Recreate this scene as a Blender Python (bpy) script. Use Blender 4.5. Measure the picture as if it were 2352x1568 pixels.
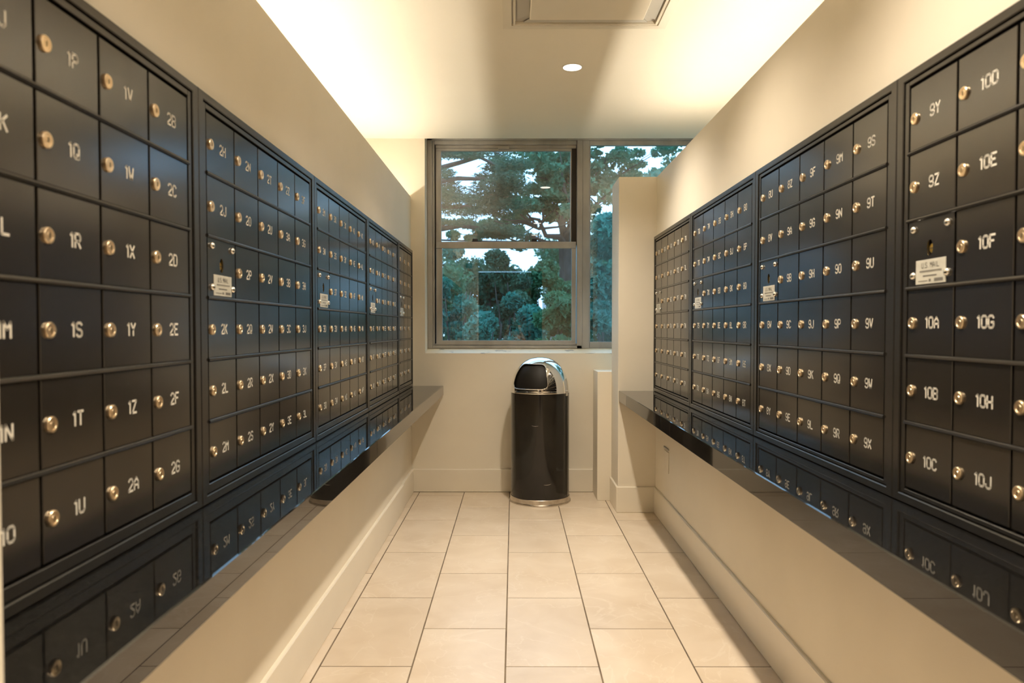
import bpy, bmesh, math, random
import numpy as np
from mathutils import Vector, Matrix

for _o in list(bpy.data.objects):
    bpy.data.objects.remove(_o)
SC = bpy.context.scene
COL = SC.collection
R = math.radians

# ------------------------------------------------------------------ camera
FPX, EYE = 1670.0, 1.1186            # focal length in pixels of the 2352 px frame, eye height
cam_d = bpy.data.cameras.new('camera')
cam_d.sensor_width = 36.0
cam_d.lens = 36.0 * FPX / 2352.0
cam_d.shift_y = 13.0 / 2352.0
cam_d.clip_start = 0.02
cam_d.clip_end = 300
cam_d.dof.use_dof = True
cam_d.dof.focus_distance = 3.6
cam_d.dof.aperture_fstop = 4.5
cam = bpy.data.objects.new('camera', cam_d)
COL.objects.link(cam)
cam.location = (0, 0, EYE)
cam.rotation_euler = (R(90 - 1.509), 0, R(0.137))
SC.camera = cam

# ------------------------------------------------------------------ world: dusk sky
W = bpy.data.worlds.new('dusk_sky')
SC.world = W
W.use_nodes = True
bg = W.node_tree.nodes['Background']
bg.inputs[0].default_value = (0.37, 0.67, 1.0, 1)
bg.inputs[1].default_value = 3.7

SC.view_settings.view_transform = 'Standard'
SC.view_settings.look = 'None'
SC.view_settings.gamma = 1.0
SC.view_settings.use_curve_mapping = False
SC.view_settings.exposure = 0.0

LED_STRENGTH = 66.0
LED_COLOR = (1.0, 0.91, 0.75)
SPOT_WATT = 150.0
SPOT_COLOR = (1.0, 0.88, 0.72)


# ------------------------------------------------------------------ materials
MATS = {}


def mat(name, col, rough=0.5, metal=0.0, spec=0.5, coat=0.0):
    m = bpy.data.materials.new(name)
    m.use_nodes = True
    b = m.node_tree.nodes['Principled BSDF']
    b.inputs['Base Color'].default_value = (*col, 1)
    b.inputs['Roughness'].default_value = rough
    b.inputs['Metallic'].default_value = metal
    b.inputs['Specular IOR Level'].default_value = spec
    b.inputs['Coat Weight'].default_value = coat
    MATS[name] = m
    return m


def nodes(m):
    return m.node_tree.nodes, m.node_tree.links, m.node_tree.nodes['Principled BSDF']


def noise_color(m, c1, c2, scale, lo=0.35, hi=0.65, detail=4, coord='Object', vec_scale=None):
    n, l, b = nodes(m)
    tc = n.new('ShaderNodeTexCoord')
    tx = n.new('ShaderNodeTexNoise')
    tx.inputs['Scale'].default_value = scale
    tx.inputs['Detail'].default_value = detail
    src = tc.outputs[coord]
    if vec_scale:
        mp = n.new('ShaderNodeMapping')
        mp.inputs['Scale'].default_value = vec_scale
        l.new(src, mp.inputs['Vector'])
        src = mp.outputs['Vector']
    l.new(src, tx.inputs['Vector'])
    cr = n.new('ShaderNodeValToRGB')
    cr.color_ramp.elements[0].position = lo
    cr.color_ramp.elements[1].position = hi
    cr.color_ramp.elements[0].color = (*c1, 1)
    cr.color_ramp.elements[1].color = (*c2, 1)
    l.new(tx.outputs['Fac'], cr.inputs['Fac'])
    l.new(cr.outputs['Color'], b.inputs['Base Color'])
    return tx, cr


def bump(m, scale, strength, dist=0.002, coord='Object'):
    n, l, b = nodes(m)
    tc = n.new('ShaderNodeTexCoord')
    tx = n.new('ShaderNodeTexNoise')
    tx.inputs['Scale'].default_value = scale
    tx.inputs['Detail'].default_value = 3
    l.new(tc.outputs[coord], tx.inputs['Vector'])
    bp = n.new('ShaderNodeBump')
    bp.inputs['Strength'].default_value = strength
    bp.inputs['Distance'].default_value = dist
    l.new(tx.outputs['Fac'], bp.inputs['Height'])
    l.new(bp.outputs['Normal'], b.inputs['Normal'])


m_wall = mat('cream_wall_paint', (0.80, 0.73, 0.60), 0.55, spec=0.35)
noise_color(m_wall, (0.775, 0.705, 0.575), (0.815, 0.745, 0.615), 2.3)
bump(m_wall, 60, 0.08, 0.001)
m_ceil = mat('cream_ceiling_paint', (0.86, 0.80, 0.68), 0.8, spec=0.2)
noise_color(m_ceil, (0.85, 0.79, 0.67), (0.87, 0.81, 0.69), 1.5)
m_trim = mat('cream_gloss_trim_paint', (0.80, 0.73, 0.60), 0.32, spec=0.5)
noise_color(m_trim, (0.78, 0.71, 0.58), (0.81, 0.74, 0.61), 3.0)
m_grout = mat('grey_brown_grout', (0.23, 0.17, 0.11), 0.9)
noise_color(m_grout, (0.12, 0.085, 0.055), (0.22, 0.165, 0.11), 9)

# beige stone tile: soft clouds, pale veins, a little colour shift from tile to tile
m_tile = mat('beige_stone_tile', (0.66, 0.53, 0.38), 0.33, spec=0.5)
n, l, b = nodes(m_tile)
tc = n.new('ShaderNodeTexCoord')
oi = n.new('ShaderNodeObjectInfo')
off = n.new('ShaderNodeVectorMath'); off.operation = 'SCALE'
off.inputs['Scale'].default_value = 37.0
cx = n.new('ShaderNodeCombineXYZ')
l.new(oi.outputs['Random'], cx.inputs['X']); l.new(oi.outputs['Random'], cx.inputs['Y'])
l.new(cx.outputs['Vector'], off.inputs[0])
add = n.new('ShaderNodeVectorMath'); add.operation = 'ADD'
l.new(tc.outputs['Object'], add.inputs[0]); l.new(off.outputs['Vector'], add.inputs[1])
t1 = n.new('ShaderNodeTexNoise'); t1.inputs['Scale'].default_value = 5.0; t1.inputs['Detail'].default_value = 6
t1.inputs['Distortion'].default_value = 0.6
l.new(add.outputs['Vector'], t1.inputs['Vector'])
c1 = n.new('ShaderNodeValToRGB')
c1.color_ramp.elements[0].position = 0.3; c1.color_ramp.elements[1].position = 0.72
c1.color_ramp.elements[0].color = (0.63, 0.51, 0.375, 1); c1.color_ramp.elements[1].color = (0.73, 0.615, 0.48, 1)
l.new(t1.outputs['Fac'], c1.inputs['Fac'])
t2 = n.new('ShaderNodeTexNoise'); t2.inputs['Scale'].default_value = 3.2; t2.inputs['Detail'].default_value = 7
t2.inputs['Distortion'].default_value = 1.4
l.new(add.outputs['Vector'], t2.inputs['Vector'])
v1 = n.new('ShaderNodeMath'); v1.operation = 'SUBTRACT'; v1.inputs[1].default_value = 0.5
v2 = n.new('ShaderNodeMath'); v2.operation = 'ABSOLUTE'
v3 = n.new('ShaderNodeMapRange'); v3.inputs['From Min'].default_value = 0.0; v3.inputs['From Max'].default_value = 0.012
v3.inputs['To Min'].default_value = 0.30; v3.inputs['To Max'].default_value = 0.0
l.new(t2.outputs['Fac'], v1.inputs[0]); l.new(v1.outputs[0], v2.inputs[0]); l.new(v2.outputs[0], v3.inputs['Value'])
mx = n.new('ShaderNodeMix'); mx.data_type = 'RGBA'
l.new(v3.outputs['Result'], mx.inputs['Factor']); l.new(c1.outputs['Color'], mx.inputs['A'])
mx.inputs['B'].default_value = (0.83, 0.74, 0.62, 1)
hv = n.new('ShaderNodeHueSaturation')
mr = n.new('ShaderNodeMapRange'); mr.inputs['To Min'].default_value = 0.95; mr.inputs['To Max'].default_value = 1.05
l.new(oi.outputs['Random'], mr.inputs['Value']); l.new(mr.outputs['Result'], hv.inputs['Value'])
l.new(mx.outputs['Result'], hv.inputs['Color']); l.new(hv.outputs['Color'], b.inputs['Base Color'])

m_bronze = mat('dark_bronze_powder_coat', (0.019, 0.0155, 0.012), 0.19, spec=0.85)
bump(m_bronze, 420, 0.025, 0.0003)
m_frame = mat('dark_bronze_anodised_frame', (0.020, 0.017, 0.0135), 0.27, metal=0.0, spec=0.65)
bump(m_frame, 300, 0.03, 0.0004)
m_dark = mat('black_inner_panel', (0.004, 0.0035, 0.003), 0.8, spec=0.1)
noise_color(m_dark, (0.003, 0.003, 0.002), (0.006, 0.005, 0.004), 30)
m_brass = mat('pale_brass_lock', (0.80, 0.62, 0.40), 0.30, metal=0.9)
bump(m_brass, 900, 0.05, 0.0003)
m_slot = mat('brass_key_slot', (0.16, 0.11, 0.05), 0.5, metal=0.6)
m_gold = mat('yellow_brass_cylinder', (0.75, 0.50, 0.10), 0.3, metal=0.9)
m_chrome = mat('bright_chrome', (0.86, 0.85, 0.83), 0.045, metal=1.0)
m_bolt = mat('zinc_bolt', (0.86, 0.85, 0.80), 0.16, metal=1.0)
m_ink = mat('cream_number_paint', (0.82, 0.77, 0.66), 0.6)
m_plate = mat('pale_label_plate', (0.58, 0.56, 0.48), 0.45, spec=0.4)
noise_color(m_plate, (0.55, 0.53, 0.45), (0.61, 0.59, 0.51), 60)
m_plateink = mat('grey_label_print', (0.16, 0.15, 0.13), 0.6)
m_counter = mat('polished_black_stone', (0.010, 0.009, 0.008), 0.02, spec=0.62)
tx, cr = noise_color(m_counter, (0.006, 0.0055, 0.005), (0.020, 0.018, 0.015), 180, 0.45, 0.75)
m_canblack = mat('black_enamel', (0.008, 0.007, 0.006), 0.11, spec=0.5)
noise_color(m_canblack, (0.008, 0.007, 0.006), (0.014, 0.012, 0.010), 14)
m_steel = mat('brushed_steel_base', (0.62, 0.57, 0.50), 0.26, metal=1.0)
noise_color(m_steel, (0.50, 0.45, 0.39), (0.68, 0.63, 0.56), 22)
m_flap = mat('black_flap', (0.010, 0.008, 0.006), 0.55, spec=0.3)
m_scratch = mat('pale_scratch', (0.45, 0.40, 0.33), 0.6)
m_alu = mat('weathered_bronze_aluminium', (0.38, 0.36, 0.325), 0.45, metal=0.2)
noise_color(m_alu, (0.31, 0.29, 0.26), (0.44, 0.42, 0.385), 9, 0.3, 0.7, 6, vec_scale=(1, 1, 0.35))
m_aludark = mat('dark_window_channel', (0.035, 0.027, 0.020), 0.6)
m_sill = mat('chipped_cream_sill_paint', (0.74, 0.66, 0.5), 0.5)
noise_color(m_sill, (0.42, 0.38, 0.31), (0.78, 0.70, 0.53), 10, 0.34, 0.40, 6, vec_scale=(1, 1, 4))
m_blackplastic = mat('black_plastic', (0.02, 0.018, 0.016), 0.45)
m_white = mat('white_plastic', (0.82, 0.78, 0.70), 0.4)
m_acshade = mat('shade_grey_vent_slot', (0.55, 0.52, 0.46), 0.6)  # grey carries the shade of the air unit's recessed slots
m_brown = mat('brown_wood_door', (0.10, 0.055, 0.035), 0.4)
noise_color(m_brown, (0.20, 0.145, 0.115), (0.27, 0.20, 0.16), 5, vec_scale=(8, 1, 0.5))
m_bark = mat('grey_brown_bark', (0.075, 0.065, 0.055), 0.9)
noise_color(m_bark, (0.045, 0.04, 0.034), (0.10, 0.088, 0.075), 14, vec_scale=(1, 1, 0.3))
m_grass = mat('lawn', (0.03, 0.09, 0.04), 0.9)
noise_color(m_grass, (0.02, 0.06, 0.03), (0.05, 0.12, 0.05), 3)
m_concrete = mat('grey_render_facade', (0.34, 0.34, 0.35), 0.8)
noise_color(m_concrete, (0.30, 0.30, 0.31), (0.37, 0.37, 0.38), 2)
m_roof = mat('slate_roof', (0.12, 0.12, 0.13), 0.8)
m_darkglass = mat('dark_window_glass', (0.03, 0.04, 0.05), 0.1)
m_cable = mat('black_cable', (0.012, 0.012, 0.014), 0.7)


def leaf_mat(name, c1, c2):
    m = mat(name, c1, 0.55, spec=0.3)
    n, l, b = nodes(m)
    noise_color(m, c1, c2, 1.6, 0.3, 0.7, 5)
    tr = n.new('ShaderNodeBsdfTranslucent')
    tr.inputs['Color'].default_value = (c2[0] * 1.2, c2[1] * 1.2, c2[2] * 1.2, 1)
    ms = n.new('ShaderNodeMixShader'); ms.inputs[0].default_value = 0.25
    out = n['Material Output']
    l.new(b.outputs[0], ms.inputs[1]); l.new(tr.outputs[0], ms.inputs[2]); l.new(ms.outputs[0], out.inputs['Surface'])
    return m


m_leaf = leaf_mat('broad_green_leaf', (0.03, 0.13, 0.08), (0.075, 0.24, 0.13))
m_pine = leaf_mat('dark_conifer_needles', (0.025, 0.085, 0.06), (0.06, 0.16, 0.09))
m_shrub = leaf_mat('blue_green_shrub_leaf', (0.02, 0.14, 0.13), (0.06, 0.26, 0.18))
m_bush = leaf_mat('fresh_green_bush_leaf', (0.035, 0.13, 0.07), (0.085, 0.24, 0.11))


def emit_mat(name, col, s):
    m = bpy.data.materials.new(name)
    m.use_nodes = True
    nt = m.node_tree
    nt.nodes.clear()
    e = nt.nodes.new('ShaderNodeEmission')
    e.inputs[0].default_value = (*col, 1)
    e.inputs[1].default_value = s
    o = nt.nodes.new('ShaderNodeOutputMaterial')
    nt.links.new(e.outputs[0], o.inputs[0])
    return m


m_led = emit_mat('warm_led_strip', LED_COLOR, LED_STRENGTH)
m_lens = emit_mat('warm_downlight_lens', (1.0, 0.93, 0.80), 6.0)

# window pane: clear glass with its mirror reflection
m_glass = bpy.data.materials.new('clear_window_pane')
m_glass.use_nodes = True
nt = m_glass.node_tree
nt.nodes.clear()
gl = nt.nodes.new('ShaderNodeBsdfGlossy'); gl.inputs['Roughness'].default_value = 0.0
tp = nt.nodes.new('ShaderNodeBsdfTransparent'); tp.inputs['Color'].default_value = (0.93, 0.96, 0.96, 1)
fr = nt.nodes.new('ShaderNodeFresnel'); fr.inputs['IOR'].default_value = 2.6
ms = nt.nodes.new('ShaderNodeMixShader')
ou = nt.nodes.new('ShaderNodeOutputMaterial')
nt.links.new(fr.outputs[0], ms.inputs[0]); nt.links.new(tp.outputs[0], ms.inputs[1])
nt.links.new(gl.outputs[0], ms.inputs[2]); nt.links.new(ms.outputs[0], ou.inputs['Surface'])


# ------------------------------------------------------------------ mesh helpers
class MB:
    """collects shapes, builds ONE mesh object"""

    def __init__(s):
        s.v, s.f, s.m = [], [], []

    def quad_faces(s, faces, mi=0):
        s.f += faces
        s.m += [mi] * len(faces)

    def box(s, x0, x1, y0, y1, z0, z1, c=0.0, mi=0):
        """box; c > 0 chamfers every edge"""
        x0, x1 = min(x0, x1), max(x0, x1); y0, y1 = min(y0, y1), max(y0, y1); z0, z1 = min(z0, z1), max(z0, z1)
        b = len(s.v)
        if c <= 0:
            s.v += [(x, y, z) for z in (z0, z1) for y in (y0, y1) for x in (x0, x1)]
            F = [(0, 2, 3, 1), (4, 5, 7, 6), (0, 1, 5, 4), (2, 6, 7, 3), (0, 4, 6, 2), (1, 3, 7, 5)]
            s.quad_faces([tuple(b + i for i in q) for q in F], mi)
            return s
        X, Y, Z = (x0, x1), (y0, y1), (z0, z1)
        idx = {}
        for i in (0, 1):
            for j in (0, 1):
                for k in (0, 1):
                    sx, sy, sz = (1 - 2 * i), (1 - 2 * j), (1 - 2 * k)
                    idx[i, j, k, 0] = len(s.v); s.v.append((X[i], Y[j] + sy * c, Z[k] + sz * c))
                    idx[i, j, k, 1] = len(s.v); s.v.append((X[i] + sx * c, Y[j], Z[k] + sz * c))
                    idx[i, j, k, 2] = len(s.v); s.v.append((X[i] + sx * c, Y[j] + sy * c, Z[k]))
        F = []
        for i in (0, 1):
            F.append([idx[i, 0, 0, 0], idx[i, 1, 0, 0], idx[i, 1, 1, 0], idx[i, 0, 1, 0]][::(1 if i else -1)])
            F.append([idx[0, i, 0, 1], idx[0, i, 1, 1], idx[1, i, 1, 1], idx[1, i, 0, 1]][::(1 if i else -1)])
            F.append([idx[0, 0, i, 2], idx[1, 0, i, 2], idx[1, 1, i, 2], idx[0, 1, i, 2]][::(1 if i else -1)])
        for i in (0, 1):
            for j in (0, 1):
                fl = (i + j) % 2
                F.append([idx[i, j, 0, 0], idx[i, j, 1, 0], idx[i, j, 1, 1], idx[i, j, 0, 1]][::(1 if fl else -1)])
                F.append([idx[i, 0, j, 0], idx[i, 0, j, 2], idx[i, 1, j, 2], idx[i, 1, j, 0]][::(1 if fl else -1)])
                F.append([idx[0, i, j, 1], idx[1, i, j, 1], idx[1, i, j, 2], idx[0, i, j, 2]][::(1 if fl else -1)])
        for i in (0, 1):
            for j in (0, 1):
                for k in (0, 1):
                    F.append([idx[i, j, k, 0], idx[i, j, k, 1], idx[i, j, k, 2]][::(1 if (i + j + k) % 2 else -1)])
        s.quad_faces([tuple(q) for q in F], mi)
        return s

    def lathe(s, prof, seg=32, axis='Z', cen=(0, 0, 0), mi=0, cap=True):
        """profile [(r, h)] turned about an axis through cen"""
        b = len(s.v)
        for r, h in prof:
            for k in range(seg):
                a = 2 * math.pi * k / seg
                p = (r * math.cos(a), r * math.sin(a), h)
                if axis == 'Y':
                    p = (p[0], -p[2], p[1])
                s.v.append((p[0] + cen[0], p[1] + cen[1], p[2] + cen[2]))
        F = []
        for i in range(len(prof) - 1):
            for k in range(seg):
                k2 = (k + 1) % seg
                F.append((b + i * seg + k, b + i * seg + k2, b + (i + 1) * seg + k2, b + (i + 1) * seg + k))
        if cap:
            F.append(tuple(b + k for k in range(seg))[::-1])
            F.append(tuple(b + (len(prof) - 1) * seg + k for k in range(seg)))
        s.quad_faces(F, mi)
        return s

    def tube(s, pts, rad, seg=8, mi=0, cap=True):
        pts = [Vector(p) for p in pts]
        if not isinstance(rad, (list, tuple)):
            rad = [rad] * len(pts)
        b = len(s.v)
        prev = None
        for i, p in enumerate(pts):
            d = (pts[min(i + 1, len(pts) - 1)] - pts[max(i - 1, 0)]).normalized()
            if prev is None:
                a = d.orthogonal().normalized()
            else:
                a = (prev - d * prev.dot(d)).normalized()
            prev = a
            c = d.cross(a)
            for k in range(seg):
                t = 2 * math.pi * k / seg
                s.v.append(tuple(p + (a * math.cos(t) + c * math.sin(t)) * rad[i]))
        F = []
        for i in range(len(pts) - 1):
            for k in range(seg):
                k2 = (k + 1) % seg
                F.append((b + i * seg + k, b + i * seg + k2, b + (i + 1) * seg + k2, b + (i + 1) * seg + k))
        if cap:
            F.append(tuple(b + k for k in range(seg))[::-1])
            F.append(tuple(b + (len(pts) - 1) * seg + k for k in range(seg)))
        s.quad_faces(F, mi)
        return s

    def mesh(s, name, mats, smooth=False):
        me = bpy.data.meshes.new(name)
        me.from_pydata([tuple(v) for v in s.v], [], s.f)
        for m in (mats if isinstance(mats, (list, tuple)) else [mats]):
            me.materials.append(m)
        me.polygons.foreach_set('material_index', s.m)
        if smooth:
            me.polygons.foreach_set('use_smooth', [True] * len(me.polygons))
        me.update()
        return me

    def build(s, name, mats, parent=None, loc=(0, 0, 0), smooth=False):
        return put(name, s.mesh(name, mats, smooth), parent, loc)


def put(name, me, parent=None, loc=(0, 0, 0)):
    o = bpy.data.objects.new(name, me)
    COL.objects.link(o)
    o.parent = parent
    o.location = loc
    return o


def empty(name, loc=(0, 0, 0), rz=0.0):
    o = bpy.data.objects.new(name, None)
    o.empty_display_size = 0.1
    COL.objects.link(o)
    o.location = loc
    o.rotation_euler = (0, 0, rz)
    return o


def tag(o, label, cat, group=None, kind=None):
    o['label'] = label
    o['category'] = cat
    if group:
        o['group'] = group
    if kind:
        o['kind'] = kind
    return o


def struct(o, label=None):
    o['kind'] = 'structure'
    if label:
        o['label'] = label
    return o


def auto_smooth(o, ang=40):
    me = o.data
    me.polygons.foreach_set('use_smooth', [True] * len(me.polygons))
    me.set_sharp_from_angle(angle=R(ang))


# ------------------------------------------------------------------ room dimensions
ZC = 2.397                      # ceiling
YB = 4.944                      # back wall face
XL, XR = -0.697, 0.860          # corridor wall faces
XOL, XOR = -1.13, 1.56          # outer walls behind the cove troughs
ZTL, ZTR = 2.005, 2.025         # tops of the half-height mailbox walls
YREAR = -2.65
CLX, CRX = -0.479, 0.635        # counter fronts
ZCL, ZCR = 0.725, 0.739         # counter tops
YPIL = 4.392                    # pillar face

# floor slab and tiles
fl = struct(MB().box(XOL - .1, XOR + .1, YREAR - .1, YB + .3, -0.12, -0.0012).build('floor', m_grout), 'beige stone tile floor with thin brown grout lines')
xs = [-0.70, -0.6425, -0.3365, -0.0275, 0.2825, 0.5955, 0.862]
odd = [2.3765 + 0.6110 * k for k in range(-9, 6)]
even = [2.6795 + 0.6085 * k for k in range(-9, 6)]
g = 0.0026
tile_cache = {}


def add_tile(x0, x1, y0, y1):
    w, d = round(x1 - x0, 4), round(y1 - y0, 4)
    if (w, d) not in tile_cache:
        tile_cache[w, d] = MB().box(0, w, 0, d, -0.011, 0, c=0.0008).mesh('tile', m_tile)
    put('tile', tile_cache[w, d], fl, (x0, y0, 0))


for c in range(6):
    js = odd if c in (1, 3, 5) else even
    js = [y for y in js if y > -2.6]
    ys = [js[0]] + [y for y in js[1:] if y < YB - 0.03] + [YB - 0.012]
    for y0, y1 in zip(ys[:-1], ys[1:]):
        xa, xb = xs[c] + g, xs[c + 1] - g
        if c == 5:
            xa, xb = xs[5] + g, 0.862
            y1 = min(y1, YPIL + .30)
        add_tile(xa, xb, y0 + g, y1 - g)

# walls
# left mailbox wall: thin leaf with its lower part a finger thicker up to a vertical joint
w = MB().box(XL - .02, XL, 0.672, YB, 0, ZTL)
w.box(XL, XL + .009, 0.672, 4.45, 0, ZCL - .066)
struct(w.build('wall_left', m_wall), 'cream half-height wall carrying the left mailboxes')
struct(MB().box(XL - .12, CLX + .001, 0.30, 0.672, 0, ZC - .001).build('wall_left_pier', m_wall), 'cream full-height pier at the near end of the left counter')
struct(MB().box(XOL - .1, XOL, YREAR, YB + .25, 0, ZC + .06).build('wall_left_outer', m_wall), 'cream outer wall behind the left light cove')
struct(MB().box(XOL, XL - .02, 0.672, YB, 1.78, 1.80).build('trim_1', m_wall), 'ledge floor of the left light cove')
# right mailbox wall and the pillar that ends it
struct(MB().box(XR, XR + .02, 0.60, YPIL, 0, ZTR).build('wall_right', m_wall), 'cream half-height wall carrying the right mailboxes')
struct(MB().box(0.632, XOR, YPIL, 4.690, 0, ZTR, c=0.002).build('wall_right_pillar', m_wall), 'cream half-height pillar at the far end of the right counter')
struct(MB().box(XOR, XOR + .1, YREAR, YB + .25, 0, ZC + .06).build('wall_right_outer', m_wall), 'cream outer wall behind the right light cove')
struct(MB().box(XR + .02, XOR, 0.60, YPIL, 1.78, 1.80).build('trim_2', m_wall), 'ledge floor of the right light cove')
struct(MB().box(0.541, XOR, 4.692, YB, 0, 0.837, c=0.002).build('wall_back_low_box', m_wall), 'low cream boxed-in wall under the right window')
# back wall round the window opening
WX0, WX1, WZ0, WZ1 = -0.602, 1.50, 0.944, 2.447
w = MB().box(XOL, XOR, YB, YB + .25, 0, WZ0)
w.box(XOL, WX0, YB, YB + .25, WZ0, ZC + .06)
w.box(WX1, XOR, YB, YB + .25, WZ0, ZC + .06)
struct(w.build('wall_back', m_wall), 'cream wall below and beside the window')
# rear wall of the lobby behind the camera, with a dark doorway
w = MB().box(XOL, -0.66, YREAR - .1, YREAR, 0, ZC)
w.box(0.50, XOR, YREAR - .1, YREAR, 0, ZC)
w.box(-0.66, 0.50, YREAR - .1, YREAR, 2.12, ZC)
struct(w.build('wall_rear', m_wall), 'cream lobby wall behind the camera')
d = struct(MB().box(-0.64, 0.31, YREAR - .06, YREAR - .02, 0.0, 2.10, c=.002).build('door_1', m_brown), 'dark brown wooden door behind the camera')
MB().tube([(0.24, YREAR + .05, 0.8), (0.24, YREAR + .05, 1.6)], .014, 10).box(.232, .248, YREAR - .02, YREAR + .05, .86, .88).box(.232, .248, YREAR - .02, YREAR + .05, 1.52, 1.54).build('door_pull', m_blackplastic, d)
struct(MB().box(0.31, 0.50, YREAR - .08, YREAR - .005, 0, 2.12).build('trim_3', m_aludark), 'dark jamb beside the lobby door')
# ceiling
cl = MB().box(XOL - .1, XOR + .1, YREAR - .1, YB, ZC, ZC + .09)
cl.box(XOL - .1, XOR + .1, YB, YB + .26, WZ1, ZC + .09)
struct(cl.build('ceiling', m_ceil), 'plain cream ceiling lit from the coves')


# baseboards: board with an eased top edge
def board(name, pts_x, pts_y, label):
    """axis-aligned board between two corners"""
    o = MB().box(*pts_x, *pts_y, 0, 0.157, c=0.0035).build(name, m_trim)
    return struct(o, label)


board('baseboard_left', (XL + .004, XL + .022), (0.672, 4.45), 'cream baseboard under the left counter')
board('baseboard_left_far', (XL - .005, XL + .015), (4.4502, YB - .016), 'short cream baseboard in the far left corner')
board('baseboard_back', (XL + .001, 0.541), (YB - .015, YB + .005), 'cream baseboard under the window')
board('baseboard_right', (XR - .012, XR + .005), (0.60, YPIL - .0122), 'cream baseboard under the right counter')
board('baseboard_pillar', (0.6215, XR), (YPIL - .012, YPIL + .005), 'cream baseboard on the pillar face')
board('baseboard_pillar_side', (0.6215, 0.637), (YPIL + .0002, 4.689), 'cream baseboard on the pillar side')


# ------------------------------------------------------------------ counters
def counter(name, x0, x1, y0, y1, zt, joints, label, th=0.0645):
    r = tag(empty(name, ((x0 + x1) / 2, y0, zt - th)), label, 'counter')
    ys = [y0] + joints + [y1]
    for a, b_ in zip(ys[:-1], ys[1:]):
        MB().box(x0, x1, a + .0003, b_ - .0003, zt - th, zt, c=0.0022).build('slab', m_counter, r, (-(x0 + x1) / 2, -y0, -(zt - th)))
    return r


counter('counter', XL + .0005, CLX, 0.6725, YB - .0005, ZCL, [2.54], 'polished black stone counter under the left mailboxes')
counter('counter', CRX, XR - .0005, 0.62, YPIL - .0005, ZCR, [2.95], 'polished black stone counter under the right mailboxes')


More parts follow.
